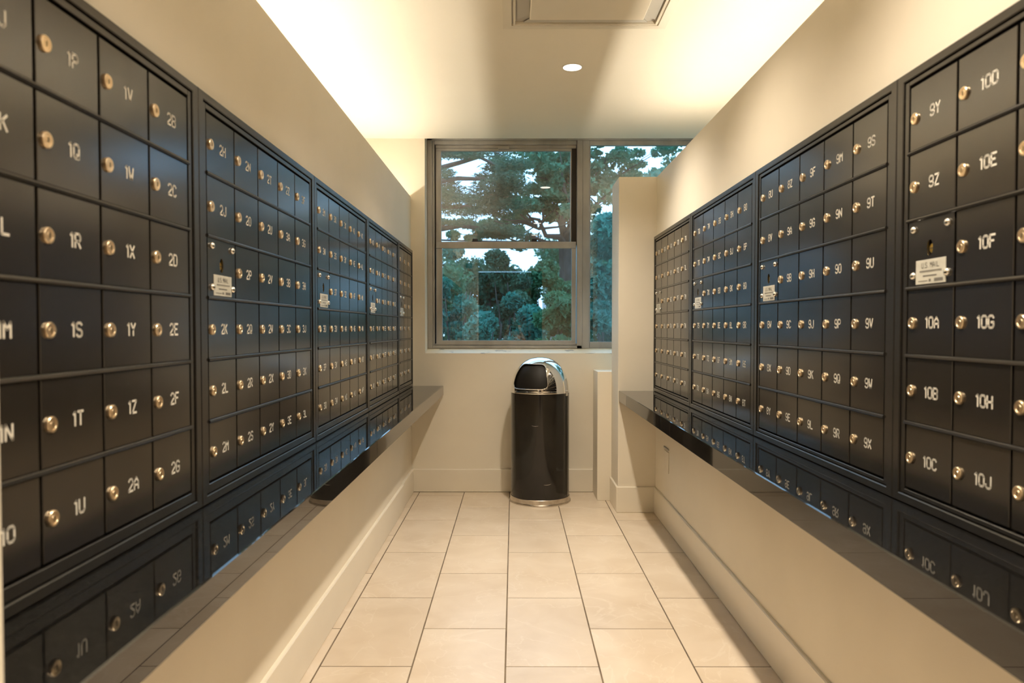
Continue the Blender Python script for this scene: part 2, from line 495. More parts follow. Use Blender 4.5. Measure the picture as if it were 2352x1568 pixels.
# ------------------------------------------------------------------ stroke lettering
GL = {
    '0': [[(0, 1), (0, 5), (1, 6), (3, 6), (4, 5), (4, 1), (3, 0), (1, 0), (0, 1)]],
    '1': [[(1, 5), (2.2, 6), (2.2, 0)]],
    '2': [[(0, 5), (1, 6), (3, 6), (4, 5), (4, 3.6), (0, 0.6), (0, 0), (4, 0)]],
    '3': [[(0, 5.2), (1, 6), (3, 6), (4, 5), (4, 4), (3, 3.1), (1.4, 3.1)], [(3, 3.1), (4, 2.2), (4, 1), (3, 0), (1, 0), (0, .8)]],
    '4': [[(3, 0), (3, 6), (0, 2), (4, 2)]],
    '5': [[(4, 6), (0, 6), (0, 3.4), (3, 3.4), (4, 2.6), (4, 1), (3, 0), (1, 0), (0, .8)]],
    '6': [[(4, 5.2), (3, 6), (1, 6), (0, 5), (0, 1), (1, 0), (3, 0), (4, 1), (4, 2.4), (3, 3.3), (0, 3.3)]],
    '7': [[(0, 6), (4, 6), (1.6, 0)]],
    '8': [[(1, 3.2), (0, 4), (0, 5.2), (1, 6), (3, 6), (4, 5.2), (4, 4), (3, 3.2), (1, 3.2), (0, 2.3), (0, .8), (1, 0), (3, 0), (4, .8), (4, 2.3), (3, 3.2)]],
    '9': [[(0, .8), (1, 0), (3, 0), (4, 1), (4, 5), (3, 6), (1, 6), (0, 5), (0, 3.7), (1, 2.8), (4, 2.8)]],
    'A': [[(0, 0), (0, 3.5), (2, 6), (4, 3.5), (4, 0)], [(0, 2.2), (4, 2.2)]],
    'B': [[(0, 0), (0, 6), (3, 6), (4, 5.2), (4, 3.9), (3, 3.1), (0, 3.1)], [(3, 3.1), (4, 2.3), (4, .8), (3, 0), (0, 0)]],
    'C': [[(4, 5), (3, 6), (1, 6), (0, 5), (0, 1), (1, 0), (3, 0), (4, 1)]],
    'D': [[(0, 0), (0, 6), (3, 6), (4, 5), (4, 1), (3, 0), (0, 0)]],
    'E': [[(4, 6), (0, 6), (0, 0), (4, 0)], [(0, 3.1), (3, 3.1)]],
    'F': [[(4, 6), (0, 6), (0, 0)], [(0, 3.1), (3, 3.1)]],
    'G': [[(4, 5), (3, 6), (1, 6), (0, 5), (0, 1), (1, 0), (3, 0), (4, 1), (4, 2.8), (2.2, 2.8)]],
    'H': [[(0, 0), (0, 6)], [(4, 0), (4, 6)], [(0, 3.1), (4, 3.1)]],
    'I': [[(2, 0), (2, 6)]],
    'J': [[(4, 6), (4, 1), (3, 0), (1, 0), (0, 1), (0, 1.8)]],
    'K': [[(0, 0), (0, 6)], [(4, 6), (0, 2.6)], [(1.4, 3.7), (4, 0)]],
    'L': [[(0, 6), (0, 0), (4, 0)]],
    'M': [[(0, 0), (0, 6), (2, 3.2), (4, 6), (4, 0)]],
    'N': [[(0, 0), (0, 6), (4, 0), (4, 6)]],
    'O': [[(0, 1), (0, 5), (1, 6), (3, 6), (4, 5), (4, 1), (3, 0), (1, 0), (0, 1)]],
    'P': [[(0, 0), (0, 6), (3, 6), (4, 5), (4, 3.7), (3, 2.8), (0, 2.8)]],
    'Q': [[(0, 1), (0, 5), (1, 6), (3, 6), (4, 5), (4, 1), (3, 0), (1, 0), (0, 1)], [(2.4, 1.8), (4, 0)]],
    'R': [[(0, 0), (0, 6), (3, 6), (4, 5), (4, 3.7), (3, 2.8), (0, 2.8)], [(2, 2.8), (4, 0)]],
    'S': [[(4, 5.2), (3, 6), (1, 6), (0, 5.2), (0, 4), (1, 3.2), (3, 2.9), (4, 2.1), (4, .8), (3, 0), (1, 0), (0, .8)]],
    'T': [[(0, 6), (4, 6)], [(2, 6), (2, 0)]],
    'U': [[(0, 6), (0, 1), (1, 0), (3, 0), (4, 1), (4, 6)]],
    'V': [[(0, 6), (2, 0), (4, 6)]],
    'W': [[(0, 6), (.9, 0), (2, 3.2), (3.1, 0), (4, 6)]],
    'X': [[(0, 0), (4, 6)], [(0, 6), (4, 0)]],
    'Y': [[(0, 6), (2, 3), (4, 6)], [(2, 3), (2, 0)]],
    'Z': [[(0, 6), (4, 6), (0, 0), (4, 0)]],
    '.': [[(1.6, 0), (2.0, 0)]],
    ' ': [],
}


def lettering(text, h, stroke=0.16, adv=0.88, wid=0.62, th=0.0004, mb=None, cen=(0, 0, 0), mi=0):
    """flat strokes in the local XZ plane, facing -Y, centred at cen"""
    mb = mb or MB()
    s = h / 6.0
    sx = h * wid / 4.0
    hw = h * stroke / 2
    widths = [(0.66 if ch in '1I' else 0.45 if ch in '. ' else 1.0) * adv * h for ch in text]
    total = sum(widths) - (adv - wid) * h
    x = -total / 2
    for ch, wd in zip(text, widths):
        dx = x - (0.7 * sx if ch in '1I' else 1.0 * sx if ch == '.' else 0)
        for pl in GL[ch]:
            for (xa, za), (xb, zb) in zip(pl[:-1], pl[1:]):
                ax, az, bx, bz = dx + xa * sx, (za - 3) * s, dx + xb * sx, (zb - 3) * s
                L = math.hypot(bx - ax, bz - az) or 1e-6
                ux, uz = (bx - ax) / L, (bz - az) / L
                e = hw * 0.55
                ax -= ux * e; az -= uz * e; bx += ux * e; bz += uz * e
                px, pz = -uz * hw, ux * hw
                b0 = len(mb.v)
                for (qx, qz) in ((ax + px, az + pz), (ax - px, az - pz), (bx - px, bz - pz), (bx + px, bz + pz)):
                    mb.v.append((cen[0] + qx, cen[1] - th, cen[2] + qz))
                mb.quad_faces([(b0, b0 + 1, b0 + 2, b0 + 3)], mi)
        x += wd
    return mb


# ------------------------------------------------------------------ mailboxes
# lock: stepped brass disc with a key slot; local -Y points at the viewer
lk = MB().lathe([(0.0123, 0.0), (0.0123, 0.0034), (0.0112, 0.0046), (0.0084, 0.0046), (0.0078, 0.0036), (0.0050, 0.0036), (0.0045, 0.0044), (0.0008, 0.0045)], 20, 'Y')
lk.box(-.0010, .0010, -.0050, -.0040, -.0038, .0038, mi=1)
lock_mesh = lk.mesh('lock', [m_brass, m_slot])
lock_mesh.polygons.foreach_set('use_smooth', [True] * len(lock_mesh.polygons)); lock_mesh.set_sharp_from_angle(angle=R(35))
bolt_mesh = MB().lathe([(0.0085, 0.0), (0.0085, 0.0012), (0.0078, 0.0036), (0.0056, 0.0060), (0.0028, 0.0073), (0.0004, 0.0076)], 16, 'Y').mesh('bolt', m_bolt, True)
arrow_cyl_mesh = MB().lathe([(0.0100, 0.0), (0.0100, 0.0012), (0.0088, 0.0022), (0.0005, 0.0024)], 16, 'Y').box(-.0085, .0085, -.0028, -.0020, -.0012, .0012, mi=1).mesh('lock_cylinder', [m_gold, m_slot])

NEXT = 'ABCDEFGHJKLMNOPQRSTUVWXYZ'


def seq(start, count):
    num, let = int(start[:-1]), NEXT.index(start[-1])
    out = []
    for _ in range(count):
        out.append(f'{num}{NEXT[let]}')
        let += 1
        if let == len(NEXT):
            let, num = 0, num + 1
    return out


num_cache = {}


def mailbox_unit(start, ncol, width, z0, z1, gz0, gz1, side, y_near, label):
    """side -1: on the left wall, +1: on the right wall"""
    e = 0.0455
    cw = (width - 2 * e) / ncol
    rp = (gz1 - gz0) / 6.0
    if side < 0:
        u = empty('mailbox_unit', (XL + .0004, y_near, z0), R(90))
    else:
        u = empty('mailbox_unit', (XR - .0004, y_near + width, z0), R(-90))
    tag(u, label, 'mailbox', 'mailbox banks on both walls')
    Ht = z1 - z0
    gb, gt = gz0 - z0, gz1 - z0
    MB().box(.002, width - .002, -.005, 0, .002, Ht - .002).build('back_panel', m_dark, u)
    # outer frame of four mitred flat bars with an eased inner edge, then the inner lip
    band_s, band_t = 0.026, 0.0195
    fb = MB()
    ox0, ox1, oz0, oz1 = .0008, width - .0008, 0.0, Ht
    ix0, ix1, iz0, iz1 = band_s, width - band_s, band_t, Ht - band_t
    yo, yi, yb = -.0165, -.0150, -.004
    O = [(ox0, oz0), (ox1, oz0), (ox1, oz1), (ox0, oz1)]
    O2 = [(ox0 + .0022, oz0 + .0022), (ox1 - .0022, oz0 + .0022), (ox1 - .0022, oz1 - .0022), (ox0 + .0022, oz1 - .0022)]
    I2 = [(ix0 - .002, iz0 - .002), (ix1 + .002, iz0 - .002), (ix1 + .002, iz1 + .002), (ix0 - .002, iz1 + .002)]
    I = [(ix0, iz0), (ix1, iz0), (ix1, iz1), (ix0, iz1)]
    rings = [(O, yb), (O, -.0145), (O2, yo), (I2, yo), (I, yi), (I, yb)]
    bi = len(fb.v)
    for rg, yy in rings:
        fb.v += [(x, yy, z) for x, z in rg]
    for r_ in range(len(rings) - 1):
        for k in range(4):
            k2 = (k + 1) % 4
            fb.quad_faces([(bi + r_ * 4 + k, bi + r_ * 4 + k2, bi + r_ * 4 + 4 + k2, bi + r_ * 4 + 4 + k)])
    fb.build('frame', m_frame, u)
    lp = MB()
    lx0, lx1, lz0, lz1 = band_s + .0022, width - band_s - .0022, band_t + .0022, Ht - band_t - .0022
    lp.box(lx0, e - .0022, -.0132, -.004, lz0, lz1, c=.001)
    lp.box(width - e + .0022, lx1, -.0132, -.004, lz0, lz1, c=.001)
    lp.box(e - .002, width - e + .002, -.0132, -.004, gt + .0022, lz1, c=.001)
    lp.box(e - .002, width - e + .002, -.0132, -.004, lz0, gb - .0012, c=.001)
    lp.build('inner_lip', m_frame, u)
    # five round-nosed rails between the six rows
    rail = MB()
    prof = [(-.005, -.0040), (-.0145, -.0040), (-.0165, -.0026), (-.0172, 0), (-.0165, .0026), (-.0145, .0040), (-.005, .0040)]
    bi = len(rail.v)
    for x in (e - .0015, width - e + .0015):
        rail.v += [(x, y, z) for y, z in prof]
    for k in range(len(prof) - 1):
        rail.quad_faces([(bi + k, bi + k + 1, bi + len(prof) + k + 1, bi + len(prof) + k)])
    rail.quad_faces([tuple(bi + k for k in range(len(prof)))[::-1], tuple(bi + len(prof) + k for k in range(len(prof)))])
    rm = rail.mesh('rail', m_frame)
    for r_ in range(1, 6):
        put('rail', rm, u, (0, 0, gb + r_ * rp))
    # doors
    gap = 0.0032
    dz = rp - 0.0088
    door_mesh = MB().box(gap, cw - gap, -.0125, -.0052, -dz / 2, dz / 2, c=.0009).mesh('door', m_bronze)
    names = seq(start, ncol * 6 - 1)
    it = iter(names)
    zsh = -0.002
    for c in range(ncol):
        for r_ in range(6):
            x, zc = e + c * cw, gt - (r_ + .5) * rp
            if c == 0 and r_ == 2:
                # carrier's master-lock door: keyhole, bolts and label plate
                ad = MB()
                hx, hz, hr, hh = cw * .49, dz * .06, 0.0105, 0.0165
                # plate with an oval hole
                nseg = 24
                bi = 0
                outer, inner = [], []
                for k in range(nseg):
                    t = 2 * math.pi * k / nseg
                    ct, st = math.cos(t), math.sin(t)
                    inner.append((hx + hr * ct, hz + hh * st))
                    # matching point on the rectangle
                    ex0, ex1, ez0, ez1 = gap, cw - gap, -dz / 2, dz / 2
                    tx_ = ((ex1 - hx) / ct if ct > 1e-9 else ((ex0 - hx) / ct if ct < -1e-9 else 1e9))
                    tz_ = ((ez1 - hz) / st if st > 1e-9 else ((ez0 - hz) / st if st < -1e-9 else 1e9))
                    tt = min(tx_, tz_)
                    outer.append((hx + tt * ct, hz + tt * st))
                corners = [(ex1, ez1), (ex0, ez1), (ex0, ez0), (ex1, ez0)]
                for yy, ring in ((-.0052, outer), (-.0125, outer), (-.0125, inner), (-.0062, inner)):
                    ad.v += [(p[0], yy, p[1]) for p in ring]
                for r2 in range(3):
                    for k in range(nseg):
                        k2 = (k + 1) % nseg
                        ad.quad_faces([(r2 * nseg + k, r2 * nseg + k2, (r2 + 1) * nseg + k2, (r2 + 1) * nseg + k)])
                # corner wedges between the ray points
                for cxz in corners:
                    a = math.atan2(cxz[1] - hz, cxz[0] - hx) % (2 * math.pi)
                    k = int(a / (2 * math.pi) * nseg) % nseg
                    k2 = (k + 1) % nseg
                    b0 = len(ad.v)
                    ad.v += [(outer[k][0], -.0125, outer[k][1]), (cxz[0], -.0125, cxz[1]), (outer[k2][0], -.0125, outer[k2][1])]
                    ad.quad_faces([(b0, b0 + 1, b0 + 2)])
                do = ad.build('master_lock_door', m_bronze, u, (x, 0, zc))
                do['label'] = 'master lock door with keyhole, four bolts and pale label plate'
                put('lock_cylinder', arrow_cyl_mesh, do, (hx + .001, -.0064, hz - .001))
                for bx, bz in ((.145, .375), (.865, .375), (.145, -.345), (.865, -.345)):
                    put('bolt', bolt_mesh, do, (cw * bx, -.0125, dz * bz))
                pw0, pw1, pz0, pz1 = cw * .20, cw * .835, -dz * .485, -dz * .115
                MB().box(pw0, pw1, -.0137, -.0125, pz0, pz1, c=.0005).build('label_plate', m_plate, do)
                pc, ph = (pw0 + pw1) / 2, pz1 - pz0
                pm = lettering('U.S. MAIL', ph * .20, stroke=.15, adv=.92, wid=.62, cen=(pc, -.0137, pz1 - ph * .23))
                wv = pw1 - pw0
                for (fx0, fx1, fz, fh) in ((.14, .88, .46, .030), (.14, .88, .505, .014), (.26, .72, .665, .055), (.10, .42, .87, .030), (.46, .53, .86, .11), (.64, .92, .855, .13)):
                    b0 = len(pm.v)
                    xa, xb, za, zb = pw0 + wv * fx0, pw0 + wv * fx1, pz1 - ph * (fz + fh / 2), pz1 - ph * (fz - fh / 2)
                    pm.v += [(xa, -.0141, za), (xb, -.0141, za), (xb, -.0141, zb), (xa, -.0141, zb)]
                    pm.quad_faces([(b0, b0 + 1, b0 + 2, b0 + 3)])
                pm.build('label_print', m_plateink, do)
                continue
            t = next(it)
            do = put('door', door_mesh, u, (x, 0, zc))
            put('lock', lock_mesh, do, (.0225, -.0125, zsh))
            if t not in num_cache:
                num_cache[t] = lettering(t, 0.0212, stroke=.175, adv=.90, wid=.64).mesh('number', m_ink)
            put('number', num_cache[t], do, (cw * .56, -.0125, zsh + .001))
    return u


LZ = (0.7265, 1.639, 0.7695, 1.6035)
RZ = (0.7405, 1.666, 0.7723, 1.6327)
ya = 0.6745
UW = 0.9065
for i, (st, nc, lb) in enumerate((
        ('1D', 5, 'dark bronze mailbox unit nearest on the left, doors up to 2G'),
        ('2H', 5, 'dark bronze mailbox unit with doors 2H to 3L on left wall'),
        ('3M', 5, 'dark bronze mailbox unit with doors 3M to 4P on left wall'),
        ('4Q', 5, 'dark bronze mailbox unit with doors 4Q to 5T on left wall'),
        ('5U', 3, 'narrow three-column dark bronze mailbox unit by the window corner'))):
    y0 = (0.6745, 1.5795, 2.4915, 3.4035, 4.3155)[i]
    wd = (0.9045, 0.9115, 0.9115, 0.9115, 0.588)[i]
    mailbox_unit(st, nc, wd, *LZ, -1, y0, lb)
for i, (st, lb) in enumerate((
        ('6M', 'dark bronze mailbox unit with doors 6M to 7P beside the pillar'),
        ('7Q', 'dark bronze mailbox unit with doors 7Q to 8T on right wall'),
        ('8U', 'dark bronze mailbox unit with doors 8U to 9X on right wall'),
        ('9Y', 'dark bronze mailbox unit nearest on the right, doors from 9Y'))):
    wd = (0.912, 0.926, 0.937, 0.926)[i]
    y0 = (3.479, 2.5525, 1.6150, 0.6885)[i]
    mailbox_unit(st, 5, wd, *RZ, 1, y0, lb)


# ------------------------------------------------------------------ trash can
def trash_can():
    cx, cy = 0.171, 4.712
    r = tag(empty('trash_can', (cx, cy, 0)), 'black dome-top trash can with chrome lid standing under the window', 'trash can')
    base = MB().lathe([(.186, 0.001), (.200, .001), (.2005, .006), (.1985, .010), (.1945, .012), (.1935, .037), (.1915, .039), (.185, .039)], 64, cap=True).build('base_ring', m_steel, r)
    auto_smooth(base, 30)
    bd = MB().lathe([(.180, .030), (.1885, .030), (.1885, .704), (.180, .706)], 72).build('body', m_canblack, r)
    auto_smooth(bd, 30)
    # vertical door seam on the right of the body, hinge clip at its top
    a = R(-28)
    MB().box(-.0012, .0012, -.1892, -.1878, .045, .690).build('door_seam', m_dark, r).rotation_euler = (0, 0, R(62))
    cl_ = MB().box(-.016, .016, -.1925, -.186, .686, .722, c=.003).build('hinge_clip', m_chrome, r)
    cl_.rotation_euler = (0, 0, R(62))
    # chrome collar and dome with the push-flap opening facing left of the viewer
    collar = MB().lathe([(.183, .704), (.1895, .704), (.1902, .708), (.1902, .716), (.1885, .719), (.183, .719)], 72).build('collar', m_chrome, r)
    auto_smooth(collar, 35)
    z_b, z_t, rr = 0.7165, 0.930, 0.1880
    na, nh = 180, 64
    az_c, az_h = R(-90 - 27), R(40)      # centre direction and half width of the opening
    lo, hi = 0.735, 0.889

    def prof(t):                           # t 0 bottom .. 1 top of a super-elliptic dome
        s_ = t * math.pi / 2
        rad = rr * (math.cos(s_) ** 0.87)
        return rad, z_b + (z_t - z_b) * math.sin(s_)

    def inside(a_, z):
        da = (a_ - az_c + math.pi) % (2 * math.pi) - math.pi
        w_ = az_h
        u_, v_ = da / w_, (z - (lo + hi) / 2) / ((hi - lo) / 2)
        return (abs(u_) ** 7 + abs(v_) ** 7) < 1

    dm = MB()
    for j in range(nh + 1):
        rad, z = prof(min(j / nh, .9995))
        for i_ in range(na):
            a_ = 2 * math.pi * i_ / na
            dm.v.append((rad * math.cos(a_), rad * math.sin(a_), z))
    for j in range(nh):
        for i_ in range(na):
            i2 = (i_ + 1) % na
            zc = (prof(j / nh)[1] + prof((j + 1) / nh)[1]) / 2
            if inside(2 * math.pi * (i_ + .5) / na, zc):
                continue
            dm.quad_faces([(j * na + i_, j * na + i2, (j + 1) * na + i2, (j + 1) * na + i_)])
    do = dm.build('dome_lid', m_chrome, r)
    auto_smooth(do, 60)

    def rad_at(z):
        sn = max(0, min(1, (z - z_b) / (z_t - z_b)))
        return rr * (math.cos(math.asin(sn)) ** 0.87)

    # rim following the opening
    pts = []
    for k in range(73):
        t = 2 * math.pi * k / 72
        c_, s_ = math.cos(t), math.sin(t)
        q = (abs(c_) ** 7 + abs(s_) ** 7) ** (-1 / 7)
        a_ = az_c + az_h * c_ * q * 1.01
        z = (lo + hi) / 2 + (hi - lo) / 2 * s_ * q * 1.01
        rd = rad_at(z) - .0008
        pts.append((rd * math.cos(a_), rd * math.sin(a_), z))
    ro = MB().tube(pts, .0028, 8, cap=False).build('rim', m_chrome, do)
    auto_smooth(ro, 60)
    # black push flap set back inside the opening
    fp = MB()
    nu, nv = 24, 12
    for j in range(nv + 1):
        z = lo - .012 + (hi - lo + .024) * j / nv
        for i_ in range(nu + 1):
            a_ = az_c + az_h * 1.22 * (2 * i_ / nu - 1)
            rd = max(.02, rad_at(min(z, .91)) - .014)
            fp.v.append((rd * math.cos(a_), rd * math.sin(a_), z))
    for j in range(nv):
        for i_ in range(nu):
            fp.quad_faces([(j * (nu + 1) + i_, j * (nu + 1) + i_ + 1, (j + 1) * (nu + 1) + i_ + 1, (j + 1) * (nu + 1) + i_)])
    fo = fp.build('push_flap', m_flap, r)
    auto_smooth(fo, 60)

    # two scuffs in the enamel
    for (a0, a1, z0_, z1_) in ((-108, -95, .508, .507), (-85, -70, .137, .141)):
        pts = []
        for k in range(9):
            t = k / 8
            a_ = R(a0 + (a1 - a0) * t)
            pts.append((.1886 * math.cos(a_), .1886 * math.sin(a_), z0_ + (z1_ - z0_) * t - .003 * math.sin(math.pi * t)))
        MB().tube(pts, [.0003 + .0007 * math.sin(math.pi * k / 8) for k in range(9)], 5).build('scuff', m_scratch, bd)
    return r


trash_can()


# ------------------------------------------------------------------ window
FY = 5.075      # front of the frame


def window():
    w1 = struct(empty('window_1', (0, FY, 0.975)), 'weathered bronze aluminium double-hung window looking onto trees')
    L = (0, -FY, -0.975)

    def part(name, boxes, m=m_alu, parent=w1, c=.0018):
        mb = MB()
        for q in boxes:
            mb.box(*q, c=c)
        return mb.build(name, m, parent, L if parent is w1 else (0, 0, 0))

    y0, y1 = FY, 5.19
    part('frame_stile', [(-.601, -.566, y0, y1, .976, 2.446), (-.5655, -.5525, y0 + .012, y1, .985, 2.44)])
    part('frame_channel', [(-.552, -.5445, y0 + .03, y1, .99, 2.43)], m_aludark)
    part('frame_head', [(-.601, 1.499, y0, y1, 2.418, 2.4465), (-.5525, .437, y0 + .006, y1, 2.392, 2.4175)])
    part('frame_sill', [(-.5655, .476, y0 - .004, y1, .9765, .9965), (-.552, .452, y0 + .014, y1, .9968, 1.010)])
    part('mullion', [(.440, .4780, y0 - .004, y1, .9765, 2.4175), (.4785, .527, y0 + .001, y1, .9765, 2.4175)])
    part('frame_channel', [(.405, .4395, y0 + .045, y1, 1.70, 2.39)], m_aludark)
    # upper sash (set deeper)
    us = part('upper_sash_rail', [(-.5445, .436, y0 + .028, y0 + .058, 2.372, 2.3915), (-.5445, .404, y0 + .034, y0 + .062, 2.353, 2.3715)])
    part('upper_sash_stile', [(-.5440, -.507, y0 + .030, y0 + .060, 1.70, 2.3525)])
    part('upper_sash_stile', [(.396, .4045, y0 + .034, y0 + .064, 1.70, 2.3525), (.4048, .4365, y0 + .050, y0 + .07, 1.70, 2.371)])
    part('sash_keeper', [(-.108, -.030, y0 + .014, y0 + .034, 2.361, 2.384)])
    # lower sash (nearer)
    part('meeting_rail', [(-.541, .433, y0 + .004, y0 + .032, 1.673, 1.719)])
    part('lower_sash_stile', [(-.541, -.499, y0 + .008, y0 + .032, 1.012, 1.6725)])
    part('lower_sash_stile', [(.4035, .433, y0 + .008, y0 + .032, 1.012, 1.6725)])
    part('lower_sash_rail', [(-.541, .433, y0 + .006, y0 + .032, .9985, 1.0315)])
    for xl in (-.262, .152):
        part('sash_lock', [(xl - .030, xl + .040, y0 + .010, y0 + .030, 1.7192, 1.7255), (xl - .026, xl + .010, y0 + .012, y0 + .028, 1.7257, 1.741)], m_blackplastic, c=.002)
    # fixed right light
    part('fixed_light_bead', [(.5272, 1.499, y0 + .010, y0 + .05, .9765, 1.022), (.5272, 1.499, y0 + .010, y0 + .05, 2.388, 2.4175), (.5272, .534, y0 + .010, y0 + .05, 1.0222, 2.3878)])
    # panes
    for nm, q in (('pane', (-.508, .397, y0 + .044, y0 + .0475, 1.70, 2.3545)), ('pane', (-.500, .405, y0 + .018, y0 + .0215, 1.030, 1.674)), ('pane', (.533, 1.499, y0 + .026, y0 + .0295, 1.021, 2.389))):
        x0, x1, ya_, yb_, z0, z1 = q
        mb = MB()
        mb.v += [(x0, ya_, z0), (x1, ya_, z0), (x1, ya_, z1), (x0, ya_, z1)]
        mb.quad_faces([(0, 1, 2, 3)])
        mb.build(nm, m_glass, w1, L)
    # sloping painted sill board in the reveal
    sb = MB()
    sb.v += [(WX0 + .001, YB + .001, WZ0 + .0005), (1.499, YB + .001, WZ0 + .0005), (1.499, FY + .01, WZ0 + .0005), (WX0 + .001, FY + .01, WZ0 + .0005),
             (WX0 + .001, YB + .001, WZ0 + .003), (1.499, YB + .001, WZ0 + .003), (1.499, FY + .01, .976), (WX0 + .001, FY + .01, .976)]
    sb.quad_faces([(0, 3, 2, 1), (4, 5, 6, 7), (0, 1, 5, 4), (1, 2, 6, 5), (2, 3, 7, 6), (3, 0, 4, 7)])
    sb.build('sill_board', m_sill, w1, L)
    return w1


window()


# ------------------------------------------------------------------ ceiling fittings
def downlight(x, y, label):
    r = tag(empty('downlight', (x, y, ZC)), label, 'ceiling light', 'recessed downlights in a row')
    MB().lathe([(.046, -.0035), (.050, -.003), (.050, -.0005), (.046, -.0005)], 40).build('trim_ring', m_white, r)
    MB().lathe([(.0445, -.0045), (.0445, -.0038)], 40).build('lens', m_lens, r)
    ld = bpy.data.lights.new('downlight_bulb', 'SPOT')
    ld.energy = SPOT_WATT
    ld.color = SPOT_COLOR
    ld.spot_size = R(124)
    ld.spot_blend = 1.0
    ld.shadow_soft_size = 0.038
    lo_ = bpy.data.objects.new('downlight_bulb', ld)
    COL.objects.link(lo_)
    lo_.parent = r
    lo_.location = (0, 0, -.012)
    return r


for yy, lb in ((3.598, 'round recessed downlight in the ceiling near the window'), (2.47, 'round recessed downlight seen reflected in window, second in row'),
               (1.34, 'round recessed downlight seen reflected in window, third in row'), (0.21, 'round recessed downlight directly above the camera'),
               (-1.2, 'round recessed downlight in the lobby behind the camera')):
    downlight(0.287, yy, lb)


def led(name, x, z, y0, y1, label):
    r = tag(empty(name, (x, y0, z)), label, 'cove light', 'hidden cove light strips')
    MB().box(-.018, .018, 0, y1 - y0, -.010, -.0005).build('channel', m_white, r)
    MB().box(-.011, .011, .01, y1 - y0 - .01, -.0003, .004).build('diffuser', m_led, r)
    MB().box(-.010, .010, .02, .06, -(z - 1.80), -.0102).box(-.010, .010, y1 - y0 - .06, y1 - y0 - .02, -(z - 1.80), -.0102).build('bracket', m_white, r)


led('led_strip', -0.855, 1.909, 0.72, YB - .03, 'warm light strip hidden in the cove above left mailboxes')
led('led_strip', 1.010, 1.907, 0.66, YPIL - .10, 'warm light strip hidden in the cove above right mailboxes')


def cassette():
    x0, x1, y1 = -0.045, 0.640, 3.112
    y0 = y1 - (x1 - x0)
    r = tag(empty('ceiling_air_unit', ((x0 + x1) / 2, (y0 + y1) / 2, ZC)), 'square cream air-conditioning cassette set in the ceiling', 'air conditioner')
    h = (x1 - x0) / 2

    def ring(name, ro, ri, za, zb, m, zi=None):
        mb = MB()
        for (q, z) in ((ro, za), (ro, zb), (ri, zb if zi is None else zi), (ri, za)):
            mb.v += [(-q, -q, z), (q, -q, z), (q, q, z), (-q, q, z)]
        for a in range(3):
            for k in range(4):
                k2 = (k + 1) % 4
                mb.quad_faces([(a * 4 + k, a * 4 + k2, a * 4 + 4 + k2, a * 4 + 4 + k)])
        return mb.build(name, m, r)

    ring('outer_frame', h, h - .036, -.0005, -.014, m_trim, -.016)
    ring('shadow_gap', h - .0355, h - .042, -.0005, -.006, m_acshade)
    ring('inner_frame', h - .0425, h - .052, -.0005, -.017, m_trim)
    MB().box(-h + .052, h - .052, -h + .052, h - .052, -.003, -.0006).build('plenum', m_acshade, r)
    for k in range(4):
        s_ = MB()
        a0, a1 = h - .058, h - .108
        L1, L2 = h - .085, h - .125
        for z_off in (0, .003):
            s_.v += [(-L1, -a0, -.011 + z_off), (L1, -a0, -.011 + z_off), (L2, -a1, -.0065 + z_off), (-L2, -a1, -.0065 + z_off)]
        s_.quad_faces([(0, 1, 2, 3), (7, 6, 5, 4), (0, 4, 5, 1), (1, 5, 6, 2), (2, 6, 7, 3), (3, 7, 4, 0)])
        s_.build('louvre_flap', m_acshade, r).rotation_euler = (0, 0, k * math.pi / 2)
    MB().box(-h + .110, h - .110, -h + .110, h - .110, -.024, -.004, c=.004).build('intake_panel', m_trim, r)
    return r


cassette()

# painted-over outlet plate low on the right wall
op = tag(empty('outlet_plate', (XR, 4.07, .31)), 'small painted-over outlet plate low on the right wall', 'outlet')
MB().box(-.004, -.0002, -.058, .058, 0, .118, c=.0012).build('cover', m_wall, op)
MB().box(-.006, -.0002, -.064, .064, .128, .137, c=.001).build('slot_lip', m_alu, op)
MB().tube([(-.0045, 0, .03), (-.0038, 0, .03)], .003, 10).build('screw', m_wall, op)

# small dark wall panel on the pier, seen in the window reflection
th = tag(empty('wall_panel', (-0.585, 0.6722, 1.90)), 'small dark wall panel high on the left pier', 'wall panel')
MB().box(-.042, .042, 0.0002, .014, 0, .062, c=.003).build('housing', m_blackplastic, th)
MB().box(-.034, .034, .0142, .0155, .008, .054).build('face', m_darkglass, th)


# ------------------------------------------------------------------ outdoors: ground, trees, shrubs, a house
def quads(name, V, m, parent=None, loc=(0, 0, 0)):
    """V: (N,4,3) numpy array of separate quads as one mesh"""
    n_ = len(V)
    me = bpy.data.meshes.new(name)
    me.vertices.add(n_ * 4)
    me.vertices.foreach_set('co', V.astype(np.float32).ravel())
    me.loops.add(n_ * 4)
    me.loops.foreach_set('vertex_index', np.arange(n_ * 4, dtype=np.int32))
    me.polygons.add(n_)
    me.polygons.foreach_set('loop_start', np.arange(0, n_ * 4, 4, dtype=np.int32))
    me.polygons.foreach_set('loop_total', np.full(n_, 4, dtype=np.int32))
    me.materials.append(m)
    me.update()
    me.validate()
    return put(name, me, parent, loc)


